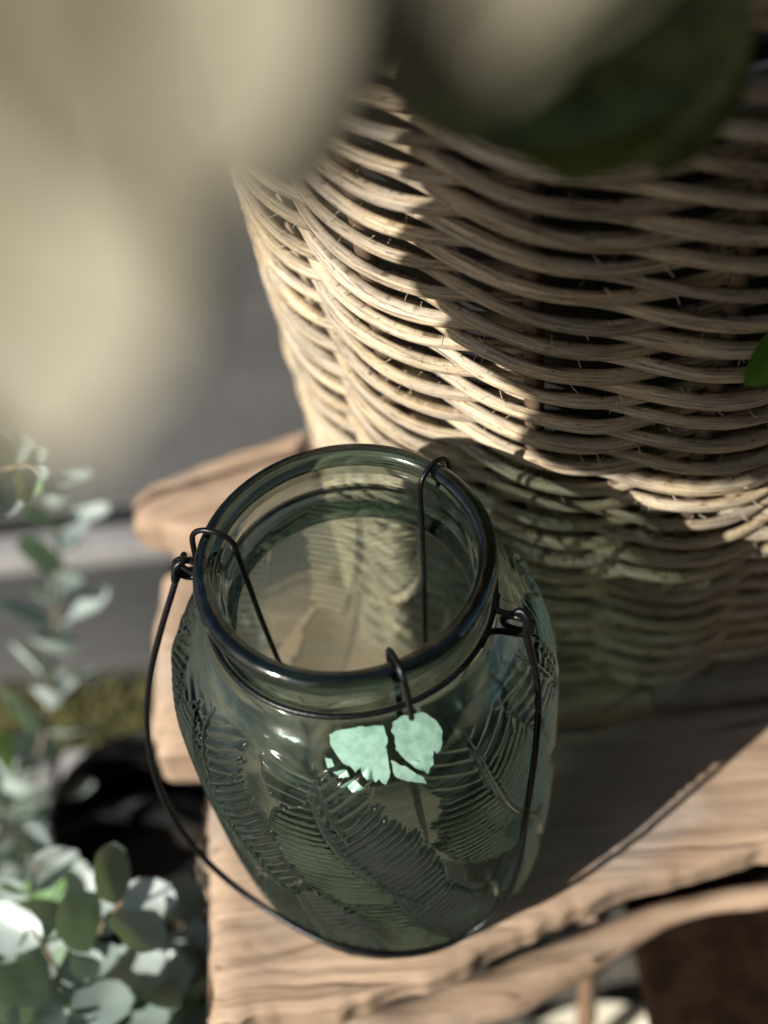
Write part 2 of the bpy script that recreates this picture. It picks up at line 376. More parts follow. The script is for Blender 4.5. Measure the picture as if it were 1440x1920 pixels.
# outer profile (r, z) bottom centre -> rim -> inside bottom
outer_ctrl = [(4.6, .05), (4.9, .35), (5.08, .9), (5.26, 2), (5.46, 4), (5.58, 6), (5.66, 8), (5.70, 9.5), (5.69, 11), (5.54, 12.3), (5.16, 13.4), (4.62, 14.1), (4.2, 14.5), (4.03, 14.85), (4.0, 15.2)]
oc = spline([(a, b, 0) for a, b in outer_ctrl], 1400)[:, :2]
L_ = np.r_[0, np.cumsum(np.hypot(*np.diff(oc, axis=0).T))]
NT_OUT = 470
ts = np.linspace(0, L_[-1], NT_OUT); ro = np.interp(ts, L_, oc[:, 0]); zo = np.interp(ts, L_, oc[:, 1])
NTH = 1080
th = np.linspace(0, 2*np.pi, NTH, endpoint=False)
leaves = []
def add_row(n, t0, L, Wd, pitch, off, lean, amp, jit=.3):
    for k in range(n):
        s0 = off+(k/n)*2*np.pi*5.7
        leaves.append((s0+random.uniform(-jit, jit), t0+random.uniform(-jit, jit), L*random.uniform(.92, 1.08), Wd, pitch, lean+random.uniform(-9, 9), amp*random.uniform(.85, 1.2)))
add_row(8, 6.6, 7.4, 2.6, .33, -7.96, 17, .19)
add_row(8, .4, 7.6, 2.6, .34, -7.96+2.3, 15, .20)
add_row(8, 11.4, 4.2, 2.0, .44, -7.96+2.3, 8, .15)
Tm, Sm = np.meshgrid(ts, th*5.7, indexing='ij')
Hh = np.zeros_like(Tm); best = np.full(Tm.shape, 9.0)
circ = 2*np.pi*5.7
for (s0, t0, L, Wd, pitch, lean, amp) in leaves:
    ds = (Sm-s0+circ/2) % circ - circ/2; dt = Tm-t0
    mk = (np.abs(ds) < 5) & (dt > -.6) & (dt < L+.6)
    dsm, dtm = ds[mk], dt[mk]
    ca, sa = math.cos(R(lean)), math.sin(R(lean))
    a_ = dtm*ca - dsm*sa; b_ = dsm*ca + dtm*sa
    b_ = b_ - .035*(a_-L/2)**2+.03*(L/2)**2
    u = np.clip(a_/L, 0, 1); ab = np.abs(b_)
    a_ = a_ + .10*(vnoise(a_*1.3+s0, ab*1.1, 6)-.5)
    phs = (a_ - (.45+.03*ab)*ab)/pitch + (b_ > 0)*.5
    idx = np.floor(phs)
    jag = 1-.16*vnoise(idx*1.7+s0*13, (b_ > 0)*7.0+0*idx, 4)
    u2 = np.clip((a_-.35*ab)/L, 0, 1)
    env = Wd*np.sin(np.pi*u2**.8)**.55*jag
    q = ab/(env+1e-6)
    prof = (.5+.5*np.cos(2*np.pi*phs)); prof = prof**.5
    endf = np.clip((1-q)/.12, 0, 1); endf = endf*endf*(3-2*endf)
    root = np.clip((ab-.05)/.12, 0, 1)
    hgt = amp*prof*endf*root
    rib = amp*1.25*np.exp(-(ab/.10)**2)*((a_ > -.3) & (a_ < L*.97))
    hgt = np.maximum(hgt, rib)
    cur = best[mk]; closer = q < cur
    use = (q < 1.02) & closer
    hh = Hh[mk]; hh[use] = hgt[use]; hh = np.maximum(hh, rib); Hh[mk] = hh
    cur[use] = q[use]; best[mk] = cur
fade = np.clip((13.9-zo)/.6, 0, 1)*np.clip((zo-.5)/1.4, 0, 1)
Hh *= fade[:, None]
Hh += .03*(vnoise(Sm*.8, Tm*.7, 8)-.5)*fade[:, None]
nr = np.gradient(zo, ts); nz = -np.gradient(ro, ts)
RR = ro[:, None]+Hh*nr[:, None]; ZZ = zo[:, None]+Hh*nz[:, None]
outV = np.stack([RR*np.cos(th), RR*np.sin(th), ZZ], -1)
# rim roll + inside
rim = [(4.0, 15.55), (4.02, 15.85)]
for a in np.linspace(0, 180, 16): rim.append((3.84+.19*math.cos(R(a)), 16.12+.16*math.sin(R(a))))
inn = spline([(a, b, 0) for a, b in [(3.62, 15.95), (3.60, 15.5), (3.55, 15.0), (3.42, 14.62), (3.40, 14.40), (3.62, 14.1), (4.35, 13.55), (4.95, 12.7), (5.22, 11.5), (5.28, 9.5), (5.18, 6), (4.98, 3), (4.75, 1.6), (4.4, .85), (3.4, .62), (1.5, .6), (.05, .6)]], 150)[:, :2]
rz = np.vstack([rim, inn])
wob = 1+.004*np.sin(3*th+1)
inV = np.stack([rz[:, 0, None]*np.cos(th)*wob, rz[:, 0, None]*np.sin(th)*wob, rz[:, 1, None]+0*th], -1)
inm = rz[:, 1] < 14
rip = .03*(vnoise(th[None]*6+0*rz[:, 1:2], rz[:, 1:2]*.8, 12)-.5)*inm[:, None]
inV[..., 0] += rip*np.cos(th); inV[..., 1] += rip*np.sin(th)
bot = spline([(a, b, 0) for a, b in [(.05, .5), (2, .45), (3.6, .35), (4.1, .1), (4.3, .03)]], 20)[:, :2]
botV = np.stack([bot[:, 0, None]*np.cos(th), bot[:, 0, None]*np.sin(th), bot[:, 1, None]+0*th], -1)
allV = np.vstack([botV, outV, inV]); nrow = allV.shape[0]
F = grid_faces(nrow, NTH, False, True)[:, ::-1]
V = allV.reshape(-1, 3)
k = np.arange(NTH); k2 = (k+1) % NTH
V = np.vstack([V, [0, 0, .5], [0, 0, .6]])
capF = np.vstack([np.stack([k, k2, 0*k+nrow*NTH], -1), np.stack([(nrow-1)*NTH+k2, (nrow-1)*NTH+k, 0*k+nrow*NTH+1], -1)])
Ft = np.vstack([F[:, [0, 1, 2]], F[:, [0, 2, 3]], capF[:, ::-1]])
V = V + np.array([0, 0, .06])
jar = link('jar', mesh_np('jar', V, Ft, M['glass']), lan)

tt_ = np.linspace(0, 2*np.pi, 40, endpoint=False); rt_ = np.linspace(0, 2*np.pi, 360, endpoint=False)
pr_ = 3.95+.30*np.sign(np.cos(tt_))*np.abs(np.cos(tt_))**.9; pz_ = 16.66+.33*np.sign(np.sin(tt_))*np.abs(np.sin(tt_))**.9
V = np.stack([pr_[None]*np.cos(rt_)[:, None], pr_[None]*np.sin(rt_)[:, None], pz_[None]+.012*np.sin(rt_*2)[:, None]], -1)
link('rim', mesh_np('rim', V.reshape(-1, 3), grid_faces(360, 40, True, True), M['rim_glass']), lan)

# refracted light on the shoulder, painted on as pale mint patches inside the relief
def on_jar(px):
    px = np.asarray(px, float); d = FW+RT*((px[:, 0]-720)/FPX)[:, None]-UP*((px[:, 1]-960)/FPX)[:, None]
    hit = np.full(len(px), np.nan)
    for tq in np.arange(25, 52, .02):
        P = CAM+d*tq; r_ = np.hypot(P[:, 0], P[:, 1]); rs = np.interp(P[:, 2], zo, ro, left=-1, right=-1)
        k_ = np.isnan(hit) & (r_ < rs) & (P[:, 2] < 15)
        hit[k_] = tq
    P = CAM+d*hit[:, None]; a = np.arctan2(P[:, 1], P[:, 0]) % (2*np.pi); tz = np.interp(P[:, 2], zo, ts)
    fi = np.clip(tz/ts[-1]*(NT_OUT-1), 0, NT_OUT-1.001); fj = a/(2*np.pi)*NTH
    i0 = fi.astype(int); j0 = fj.astype(int) % NTH; u = (fi-i0)[:, None]; v = (fj-np.floor(fj))[:, None]; j1 = (j0+1) % NTH
    Q = (outV[i0, j0]*(1-v)+outV[i0, j1]*v)*(1-u)+(outV[i0+1, j0]*(1-v)+outV[i0+1, j1]*v)*u
    n_ = np.stack([np.cos(a)*np.interp(tz, ts, nr), np.sin(a)*np.interp(tz, ts, nr), np.interp(tz, ts, nz)], -1)
    return Q+n_*.02+np.array([0, 0, .06])
def inside(pt, poly):
    x, y = pt[:, 0], pt[:, 1]; c = np.zeros(len(pt), bool); n_ = len(poly)
    for i in range(n_):
        x1, y1 = poly[i]; x2, y2 = poly[(i+1) % n_]
        if y1 == y2: continue
        c ^= ((y1 > y) != (y2 > y)) & (x < (x2-x1)*(y-y1)/(y2-y1)+x1)
    return c
def mat_painted_refraction():
    t = NT('mint_refraction_paint'); tc = t.n('TexCoord').outputs['Object']
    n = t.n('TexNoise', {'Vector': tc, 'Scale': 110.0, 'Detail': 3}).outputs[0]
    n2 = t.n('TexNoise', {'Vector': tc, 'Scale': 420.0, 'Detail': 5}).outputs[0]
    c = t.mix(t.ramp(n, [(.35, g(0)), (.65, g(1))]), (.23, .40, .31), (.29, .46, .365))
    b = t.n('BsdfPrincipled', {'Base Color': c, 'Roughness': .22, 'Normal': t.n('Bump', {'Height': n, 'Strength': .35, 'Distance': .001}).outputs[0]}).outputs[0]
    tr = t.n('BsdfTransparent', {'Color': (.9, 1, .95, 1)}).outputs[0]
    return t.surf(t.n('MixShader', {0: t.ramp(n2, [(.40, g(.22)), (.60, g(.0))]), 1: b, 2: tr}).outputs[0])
M['mint'] = mat_painted_refraction()
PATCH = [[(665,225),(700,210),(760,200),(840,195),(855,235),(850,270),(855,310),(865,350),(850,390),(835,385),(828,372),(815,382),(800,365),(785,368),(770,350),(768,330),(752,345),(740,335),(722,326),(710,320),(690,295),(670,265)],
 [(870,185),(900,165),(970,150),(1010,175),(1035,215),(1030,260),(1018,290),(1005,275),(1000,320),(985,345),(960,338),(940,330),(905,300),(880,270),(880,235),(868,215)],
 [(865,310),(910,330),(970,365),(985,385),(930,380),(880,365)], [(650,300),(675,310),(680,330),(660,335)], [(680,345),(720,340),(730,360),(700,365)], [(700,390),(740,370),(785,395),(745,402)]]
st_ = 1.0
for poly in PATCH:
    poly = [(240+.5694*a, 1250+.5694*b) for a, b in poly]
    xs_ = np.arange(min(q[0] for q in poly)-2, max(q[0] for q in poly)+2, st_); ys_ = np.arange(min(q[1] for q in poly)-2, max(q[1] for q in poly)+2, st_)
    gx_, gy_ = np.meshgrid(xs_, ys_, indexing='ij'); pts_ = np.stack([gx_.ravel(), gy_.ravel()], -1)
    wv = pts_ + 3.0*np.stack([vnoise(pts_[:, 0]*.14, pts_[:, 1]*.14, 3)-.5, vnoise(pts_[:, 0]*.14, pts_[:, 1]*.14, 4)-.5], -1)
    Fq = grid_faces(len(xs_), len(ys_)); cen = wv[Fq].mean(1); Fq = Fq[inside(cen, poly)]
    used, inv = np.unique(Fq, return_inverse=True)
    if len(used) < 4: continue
    link('painted_refraction', mesh_np('painted_refraction', on_jar(pts_[used]), inv.reshape(-1, 4)[:, ::-1], M['mint']), lan)

# wires
NZ = 15.25; NR = 4.12
def cyl(th_, r, z): return np.array([r*math.cos(R(th_)), r*math.sin(R(th_)), z])
tube_obj('neck_wire', [cyl(a, NR, NZ+.04*math.sin(R(a*3))) for a in np.linspace(0, 360, 120, endpoint=False)], .09, M['wire'], lan, 8, True)
TL, TR = 163.0, -22.0
def loop(th0, sgn):
    o = cyl(th0, NR, NZ); er = cyl(th0, 1, 0); et = np.array([-er[1], er[0], 0.]); ez = np.array([0, 0, 1.])
    pts = []
    pts.append(o - et*.9 - er*.05)
    pts.append(o - et*.35 + er*.12)
    for a in np.linspace(-60, 420, 22):
        rr = .36
        pts.append(o + er*(.75+rr*math.cos(R(a))*1.15) + ez*(.12+rr*math.sin(R(a))) + et*(-.12+.24*(a+60)/480))
    pts.append(o + et*.35 + er*.12)
    pts.append(o + et*.9 - er*.05)
    return tube_obj('wire_loop', spline(pts, 120), .095, M['wire'], lan, 8)
loop(TL, 1); loop(TR, -1)
# bail: hangs down in front, in the plane through both pivots
PL = cyl(TL, NR+.85, NZ+.15); PR = cyl(TR, NR+.85, NZ+.15)
def on_plane(u, v, P0, nrm):
    d = FW+RT*(u-720)/FPX-UP*(v-960)/FPX
    return CAM+d*(((P0-CAM)@nrm)/(d@nrm))
ax = (PR-PL)/np.linalg.norm(PR-PL)
low = np.array([1.3, -5.75, .5]); v_ = low-PL; v_ -= ax*(v_@ax); nrm = np.cross(ax, v_); nrm /= np.linalg.norm(nrm)
bpx = [(345, 1040), (318, 1130), (285, 1230), (270, 1320), (276, 1420), (305, 1510), (355, 1585), (420, 1650), (490, 1700), (570, 1745), (650, 1775), (740, 1787), (830, 1778), (900, 1745), (950, 1695), (975, 1630), (985, 1540), (992, 1440), (997, 1330), (999, 1235)]
bail = [on_plane(a, b, PL, nrm) for a, b in bpx]
def clear(P):
    rm = np.interp(P[2], zo, ro)+.26 if P[2] < 15 else 4.4
    r_ = math.hypot(P[0], P[1])
    return P if r_ > rm else np.array([P[0]*rm/r_, P[1]*rm/r_, P[2]])
def near_depth(px):
    px = np.asarray(px, float); d = FW+RT*((px[:, 0]-720)/FPX)[:, None]-UP*((px[:, 1]-960)/FPX)[:, None]
    hit = np.full(len(px), np.nan)
    for tq in np.arange(25, 52, .02):
        P = CAM+d*tq; r_ = np.hypot(P[:, 0], P[:, 1]); rs = np.interp(P[:, 2], zo, ro, left=4.5, right=4.0)+.24
        hit[np.isnan(hit) & (r_ < rs) & (P[:, 2] < 15) & (P[:, 2] > .1)] = tq
    return hit
bpx2 = spline([(a, b, 0) for a, b in bpx], 100)[:, :2]
pd = np.array([(on_plane(a, b, PL, nrm)-CAM)@FW for a, b in bpx2]); hd = near_depth(bpx2)
ix_ = np.arange(len(hd)); ok_ = ~np.isnan(hd); fill = (bpx2[:, 0] > 560) & ~ok_; hd[fill] = np.interp(ix_[fill], ix_[ok_], hd[ok_])
pd = np.where(np.isnan(hd), pd, np.where(bpx2[:, 0] > 560, hd, np.minimum(pd, hd)))
w_ = np.ones(25)/25; pds = np.convolve(np.pad(pd, 12, mode='edge'), w_, 'valid')
pds = np.where(np.isnan(hd), pds, np.minimum(pds, hd))
bail = [clear(unproj(a, b, dd)) for (a, b), dd in zip(bpx2, pds)]
bail = np.array(bail); bp_ = np.pad(bail, ((6, 6), (0, 0)), mode='reflect', reflect_type='odd')
bail = np.stack([np.convolve(bp_[:, k_], np.ones(13)/13, 'valid') for k_ in range(3)], -1)[::4]
bail = [clear(P) for P in bail]
hk0 = [PL+np.array([.25, .05, .25]), PL+np.array([.05, -.1, .42]), PL+np.array([-.22, -.2, .25]), PL+np.array([-.3, -.3, -.2])]
hk1 = [PR+np.array([.12, -.2, -.2]), PR+np.array([.2, -.1, .3]), PR+np.array([0, .1, .45]), PR+np.array([-.25, .1, .25])]
tube_obj('handle', spline(hk0+bail+hk1, 300), .105, M['wire'], lan, 8)
CAM, FW, RT, UP = _world
# candle hanger : three wires hooked over the rim, joined by a ring inside
hang = empty('candle_hanger', (0, 0, 0), 'black wire candle hanger hooked over the rim of the glass jar by three wires', 'hanger')
hang.location = LOC*S; hang.rotation_euler = (0, LEAN, 0)
for a in (161, 45, -73):
    P = [cyl(a, 4.62, 15.35), cyl(a, 4.60, 15.9), cyl(a, 4.50, 16.75), cyl(a, 4.18, 17.1), cyl(a, 3.72, 17.12), cyl(a, 3.32, 16.8), cyl(a, 3.22, 16.0), cyl(a, 3.05, 13), cyl(a, 2.75, 9.6), cyl(a, 2.5, 6.2)]
    tube_obj('hook_wire', spline(P, 90), .085, M['wire'], hang, 8)
tube_obj('holder_ring', [cyl(a, 2.5, 6.1) for a in np.linspace(0, 360, 70, endpoint=False)], .09, M['wire'], hang, 8, True)

# ------------------------------------------------------------------ wicker basket
BC = np.array([11.0, 17.0]); BZ = 0.12; ROWP = 1.08; NROW = 27; NST = 16
def BR(z): return 11.4+.10*z
bk = empty('wicker_basket', (BC[0], BC[1], 0), 'tall round wicker basket of pale rattan cane standing on the driftwood table', 'basket')
def bl(P): P = np.array(P, float); return P-np.array([BC[0], BC[1], 0])
FRONT = -90
for i in range(NROW):
    z0 = BZ+.6+i*ROWP; jit = random.uniform(-.12, .12)
    for kk in (0, 1):
        # pieces break at inside phases; the far half is one long piece
        # phi = NST/2*theta + kk*pi
        def ang(phi): return (phi-kk*math.pi-jit)/(NST/2)
        cuts = [0, random.choice([1, 2, 3]), random.choice([4, 5]), random.choice([6, 7]), 8]
        rad0 = random.uniform(.20, .285)
        for c in range(4):
            ph0 = math.pi+2*math.pi*cuts[c]-.35; ph1 = math.pi+2*math.pi*cuts[c+1]+.35
            t0, t1 = ang(ph0), ang(ph1)
            n = int(26*(cuts[c+1]-cuts[c]))+6
            t = np.linspace(t0, t1, n); phi = NST/2*t+kk*math.pi+jit
            cs = np.cos(phi)
            so = random.uniform(0, 99)
            zz = z0 - .29*np.sin(phi)*(1+.3*(vnoise(t*5, 0*t+so, 1)-.5)) + .10*(vnoise(t*3, 0*t+so, 2)-.5)*2*.7
            rr = BR(z0) + .46*np.sign(cs)*np.abs(cs)**.9 + .09*(vnoise(t*6, 0*t+so, 3)-.5)
            r_ = rad0*random.uniform(.92, 1.08)*(1+.12*(vnoise(t*8, 0*t+so, 5)-.5)*2)
            e = np.clip(np.minimum(np.arange(n), n-1-np.arange(n))/2.5, 0, 1); r_ = r_*(.75+.25*e)
            P = np.stack([rr*np.cos(t), rr*np.sin(t), zz], -1)
            V, F, uv = tube(P, r_, 9)
            uv[:, 0] += so
            link('strand', mesh_np('strand', V, fixtri(F), M['rattan'], uv), bk)
ztop = BZ+.6+(NROW-1)*ROWP
for s in range(NST):
    # stake directions where both strands are crossing the wall line
    t = (math.pi/2+math.pi*s*1.0)/(NST/2)
    t = (math.pi*s)/(NST/2)
    P = [[BR(z)*math.cos(t), BR(z)*math.sin(t), z] for z in np.linspace(.1, ztop+2.4, 12)]
    tube_obj('stake', P, .3, M['stake'], bk, 8)
rimz = ztop+2.3
for kk in range(3):
    t = np.linspace(0, 2*np.pi, 260, endpoint=False); phi = 10*t+kk*2*np.pi/3
    P = np.stack([(BR(rimz)+.4*np.cos(phi))*np.cos(t), (BR(rimz)+.4*np.cos(phi))*np.sin(t), rimz+.4*np.sin(phi)], -1)
    V, F, uv = tube(P, .36, 9, True)
    link('rim_strand', mesh_np('rim_strand', V, F, M['rattan'], uv), bk)
# liner and soil
zz = np.linspace(.3, ztop+.2, 20); t = np.linspace(0, 2*np.pi, 96, endpoint=False)
V = np.stack([(BR(zz)-1.35)[:, None]*np.cos(t), (BR(zz)-1.35)[:, None]*np.sin(t), zz[:, None]+0*t], -1).reshape(-1, 3)
link('liner', mesh_np('liner', V, grid_faces(20, 96, False, True), M['plastic']), bk)
rr = np.linspace(.01, BR(ztop)-1.2, 24)
V = np.stack([rr[:, None]*np.cos(t), rr[:, None]*np.sin(t), ztop-1.5+.6*vnoise(rr[:, None]*2*np.cos(t), rr[:, None]*2*np.sin(t), 3)], -1).reshape(-1, 3)
link('soil', mesh_np('soil', V, grid_faces(24, 96, False, True), M['soil']), bk)
# loose fibres standing off the cane, too many and thin to count
parts = []
for q in range(800):
    t0 = R(random.uniform(-165, -35)); z = random.uniform(6, 26); r = BR(z)+.55
    p = np.array([r*math.cos(t0), r*math.sin(t0), z]); er = np.array([math.cos(t0), math.sin(t0), 0]); et = np.array([-er[1], er[0], 0])
    L = random.uniform(.1, .42); d1 = er*random.uniform(.1, .6)+et*random.uniform(-1, 1)+np.array([0, 0, random.uniform(-.7, .7)])
    P = [p-er*.15, p+d1*L*.5, p+d1*L*.8+np.array([0, 0, random.uniform(-.3, .3)*L])+er*.1*L]
    V, F, uv = tube(spline(P, 6), .011, 3); parts.append((V, F, uv))
V, F, uv = join(parts); o = link('loose_fibres', mesh_np('loose_fibres', V, F, M['fibre'], uv), bk); o['kind'] = 'stuff'

# ------------------------------------------------------------------ leaves and petals
def blade(L, Wd, cup=.25, droop=.2, nx=14, ny=9, serr=0.0, fold=0.0, shape=.75):
    """leaf / petal blade along +x, width along y"""
    u = np.linspace(0, 1, nx); v = np.linspace(-1, 1, ny)
    U, Vv = np.meshgrid(u, v, indexing='ij')
    hw = Wd/2*np.sin(np.pi*np.clip(U, .0, 1)**shape)**.6
    if serr: hw = hw*(1+serr*(((U*nx*.5) % 1)-.5))
    x = U*L; y = Vv*hw; z = cup*Wd*(Vv**2)*np.sin(np.pi*U) - droop*L*U**2 + fold*np.abs(Vv)*hw
    return np.stack([x, y, z], -1).reshape(-1, 3), grid_faces(nx, ny)
def orient(V, x, nrm):
    x = np.array(x, float); x /= np.linalg.norm(x); n = np.array(nrm, float); n -= x*(n@x); n /= np.linalg.norm(n); y = np.cross(n, x)
    return V @ np.stack([x, y, n])
def put_blade(name, base, tip, nrm, Wd, mat, parent, off=(0, 0, 0), **kw):
    base = np.array(base, float); tip = np.array(tip, float); L = np.linalg.norm(tip-base)
    V, F = blade(L, Wd, **kw); V = orient(V, tip-base, nrm)+base-np.array(off)
    return link(name, mesh_np(name, V, F, mat), parent)

# ------------------------------------------------------------------ eucalyptus
def euc_leaf_mesh(r):
    nr_, na = 4, 14
    V = [[0, 0, 0]]
    for i in range(1, nr_+1):
        for j in range(na):
            a = 2*math.pi*j/na; rr = r*i/nr_*(1+.14*math.cos(a)+.06*math.cos(3*a+r*9)+.04*math.cos(5*a+r*4))
            V.append([r+rr*math.cos(a), rr*math.sin(a)*.95, (.20*r*(i/nr_)**2*(1+.5*math.cos(a))) + .12*r*math.sin(2*a+r*5)*(i/nr_)])
    V[0] = [r, 0, 0]
    F = [[0, 1+j, 1+(j+1) % na] for j in range(na)]
    for i in range(nr_-1):
        for j in range(na):
            a, b = 1+i*na+j, 1+i*na+(j+1) % na; c, d = a+na, b+na
            F += [[a, c, d], [a, d, b]]
    return mesh_np('leaf', V, F, M['euc'])
EL = [euc_leaf_mesh(r) for r in (1.3, 1.1, .88, .6)]
EO = np.array([-13, 6, GZ])
euc = empty('eucalyptus_plant', EO, 'potted eucalyptus with round silver green leaves beside the wooden table', 'plant')
nleaf = 0
def euc_stem(pts, l0, l1, big=1.0, step=1.8, r=.16):
    global nleaf
    P = spline(pts, 80)-EO
    tube_obj('stem', P, np.linspace(r, r*.4, len(P)), M['stem'], euc, 6)
    L = np.r_[0, np.cumsum(np.linalg.norm(np.diff(P, axis=0), axis=1))]
    step = step*big; s = l0*L[-1]; rot = random.uniform(0, 3)
    while s < l1*L[-1]:
        c = np.array([np.interp(s, L, P[:, k_]) for k_ in range(3)])
        c2 = np.array([np.interp(min(s+.3, L[-1]), L, P[:, k_]) for k_ in range(3)])
        T = c2-c; T = T/(np.linalg.norm(T)+1e-9) if np.linalg.norm(T) > 1e-6 else np.array([0, 0, 1.])
        a = np.cross(T, [0.3, .2, 1]); a /= np.linalg.norm(a); b = np.cross(T, a)
        for sg in (0, math.pi):
            ph = rot+sg; x = a*math.cos(ph)+b*math.sin(ph); x = x+T*random.uniform(.1, .7)
            x /= np.linalg.norm(x); n_ = T+np.array([random.uniform(-.4, .4) for _ in range(3)]); n_ -= x*(n_@x); n_ /= np.linalg.norm(n_); y = np.cross(n_, x)
            frac = s/L[-1]; kk = min(3, int(max(0, (frac-.6))*6+random.uniform(0, 1.5)))
            o = link('leaf', EL[kk], euc)
            q_ = big*random.uniform(.7, 1.15); x = x*random.uniform(.95, 1.3); y = y*random.uniform(.85, 1.05)
            o.matrix_local = Matrix(((x[0]*q_, y[0]*q_, n_[0]*q_, c[0]*S), (x[1]*q_, y[1]*q_, n_[1]*q_, c[1]*S), (x[2]*q_, y[2]*q_, n_[2]*q_, c[2]*S), (0, 0, 0, 1)))
            nleaf += 1
        rot += math.pi/2+random.uniform(-.3, .3); s += step*(1-.45*s/L[-1])
EUC = [  # where the stems pass: photo pixel and depth
    ([(250, 2250, 60), (200, 1980, 57), (170, 1850, 55), (190, 1740, 52), (230, 1690, 50)], .1, 1),
    ([(150, 2250, 62), (120, 1900, 60), (90, 1760, 57), (60, 1680, 55), (80, 1600, 55)], .1, 1),
    ([(300, 2250, 62), (330, 1950, 60), (370, 1780, 58), (400, 1660, 57)], .1, 1),
    ([(60, 2250, 70), (40, 1800, 73), (60, 1500, 74), (95, 1300, 74), (105, 1120, 73), (110, 1000, 72), (100, 900, 71)], .3, 1),
    ([(-60, 1300, 62), (-60, 1000, 56), (-10, 900, 52), (40, 870, 50), (75, 880, 49)], .8, 1),
    ([(400, 2300, 62), (370, 2050, 60), (340, 1930, 60), (400, 1850, 58)], .1, 1),
    ([(40, 2300, 58), (20, 2000, 55), (60, 1880, 53), (110, 1830, 51)], .2, 1),
    ([(150, 2300, 56), (150, 2000, 54), (120, 1850, 52), (60, 1740, 51)], .2, 1),
    ([(20, 2100, 66), (-20, 1800, 66), (0, 1560, 66), (40, 1420, 66)], .1, 1),
    ([(330, 2250, 58), (290, 2050, 56), (260, 1900, 55), (300, 1800, 54)], .2, 1),
    ([(0, 2200, 62), (-20, 2000, 60), (20, 1800, 58), (-10, 1700, 57)], .2, 1),
    ([(-40, 2100, 56), (0, 1950, 54), (60, 1960, 52), (130, 1930, 50)], .2, 1),
    ([(300, 2200, 64), (300, 1950, 62), (330, 1800, 61), (350, 1690, 60)], .2, 1),
    ([(430, 2200, 60), (410, 1980, 58), (390, 1840, 57), (360, 1750, 56)], .3, 1),
    ([(60, 2350, 70), (30, 1900, 70), (10, 1650, 70), (20, 1480, 70)], .1, 1),
]
for k_, (pts, a, b) in enumerate(EUC): euc_stem([unproj(*p) for p in pts], a, b, (1.35, 1.25, 1.15, 1.2, .9, 1.15, 1.3, 1.15, 1.2, 1.25, 1.2, 1.15, 1.2, 1.2, 1.2)[k_ % 15])
print('euc leaves', nleaf)
# dark flower pot under the plant
tt = np.linspace(0, 2*np.pi, 64, endpoint=False)
pp = spline([(a, b, 0) for a, b in [(5.2, 0), (5.6, .2), (6.8, 9), (7.2, 9.2), (7.3, 10.6), (6.8, 10.7), (6.4, 8.9), (5.8, 2)]], 80)[:, :2]
pot = empty('flower_pot', (EO[0], EO[1], GZ), 'black round flower pot on the ground holding the eucalyptus', 'pot')
V = np.stack([pp[:, 0, None]*np.cos(tt), pp[:, 0, None]*np.sin(tt), pp[:, 1, None]+0*tt], -1).reshape(-1, 3)
link('pot_wall', mesh_np('pot_wall', V, grid_faces(len(pp), 64, False, True)[:, ::-1], M['plastic']), pot)
rr = np.linspace(.01, 6.4, 14)
V = np.stack([rr[:, None]*np.cos(tt), rr[:, None]*np.sin(tt), 8.4+.4*vnoise(rr[:, None]*2*np.cos(tt), rr[:, None]*2*np.sin(tt), 3)], -1).reshape(-1, 3)
link('soil', mesh_np('soil', V, grid_faces(14, 64, False, True), M['soil']), pot)

# ------------------------------------------------------------------ white flowering plant arching over from the left, close to the camera
AV = np.cross(D, [0, 0, 1.]); AV /= np.linalg.norm(AV); BV = np.cross(AV, D)
def sp(a, b, c=-36): return AV*a+BV*b+D*c
FO = sp(6, 40, -40)
fl = empty('white_flowering_plant', FO, 'out of focus cream white blossom hanging close in front at upper left', 'flower')
def ppetal(b, t, wpx, depth, nrm=None, mat='petal', parent=fl, off=FO, name='petal', d2=None, **kw):
    B_ = unproj(b[0], b[1], depth); T_ = unproj(t[0], t[1], d2 or depth)
    n_ = -FW if nrm is None else np.array(nrm, float)
    return put_blade(name, B_, T_, n_, wpx*depth/FPX, M[mat], parent, off, **kw)
for b, t, wp, dp, nr_ in [((300, -350), (600, 430), 620, 8.6, (.1, -.5, .8)), ((700, -450), (760, 130), 900, 8.8, (0, -.4, .9)), ((-30, -150), (100, 880), 600, 8.4, (-.2, -.5, .7)),
                     ((-250, 0), (380, 600), 460, 9.0, (.3, -.2, .9)), ((-200, -300), (520, 280), 900, 9.3, (-.1, -.6, .7)), ((930, -350), (985, 60), 600, 8.7, (.3, -.3, .8)),
                     ((100, 250), (260, 720), 340, 8.2, (-.3, -.5, .6)), ((-150, 200), (330, 330), 560, 8.5, (-.2, -.5, .8)), ((450, -300), (520, 330), 620, 8.4, (.3, -.6, .6)),
                     ((-100, -400), (330, 380), 900, 9.8, (0, -.5, .8)), ((400, -400), (520, 200), 760, 9.9, (.1, -.5, .8)),
                     ((150, -450), (330, 440), 760, 8.0, (.1, -.5, .8)), ((740, -260), (800, 210), 640, 9.0, (.1, -.4, .8)), ((20, 560), (190, 800), 130, 19, (-.6, -.4, .5)), ((-90, 600), (15, 840), 110, 19.5, (-.6, -.4, .5))]:
    ppetal(b, t, wp, dp, nr_, cup=.12, droop=.05, shape=1.0)
def shadow_leaf(t, b, Wd, c=-36, serr=0.0, **kw):  # unseen leaves, turned square to the sun to cast the shadow on the basket
    return put_blade('leaf', sp(*b, c), sp(*t, c), -D+np.array([0, 0, random.uniform(-.15, .15)]), Wd, M['leaf_dark'], fl, FO, nx=40 if serr else 18, serr=serr, cup=.08, droop=.06, **kw)  # unseen leaf, added to shade the basket
shadow_leaf((-3.7, 20.9), (5, 25.0), 6.3, -36)
shadow_leaf((-3.2, 24.0), (5, 28.8), 5.5, -37.5)
shadow_leaf((-.7, 16.8), (7.5, 24.3), 4.4, -39, serr=.2)
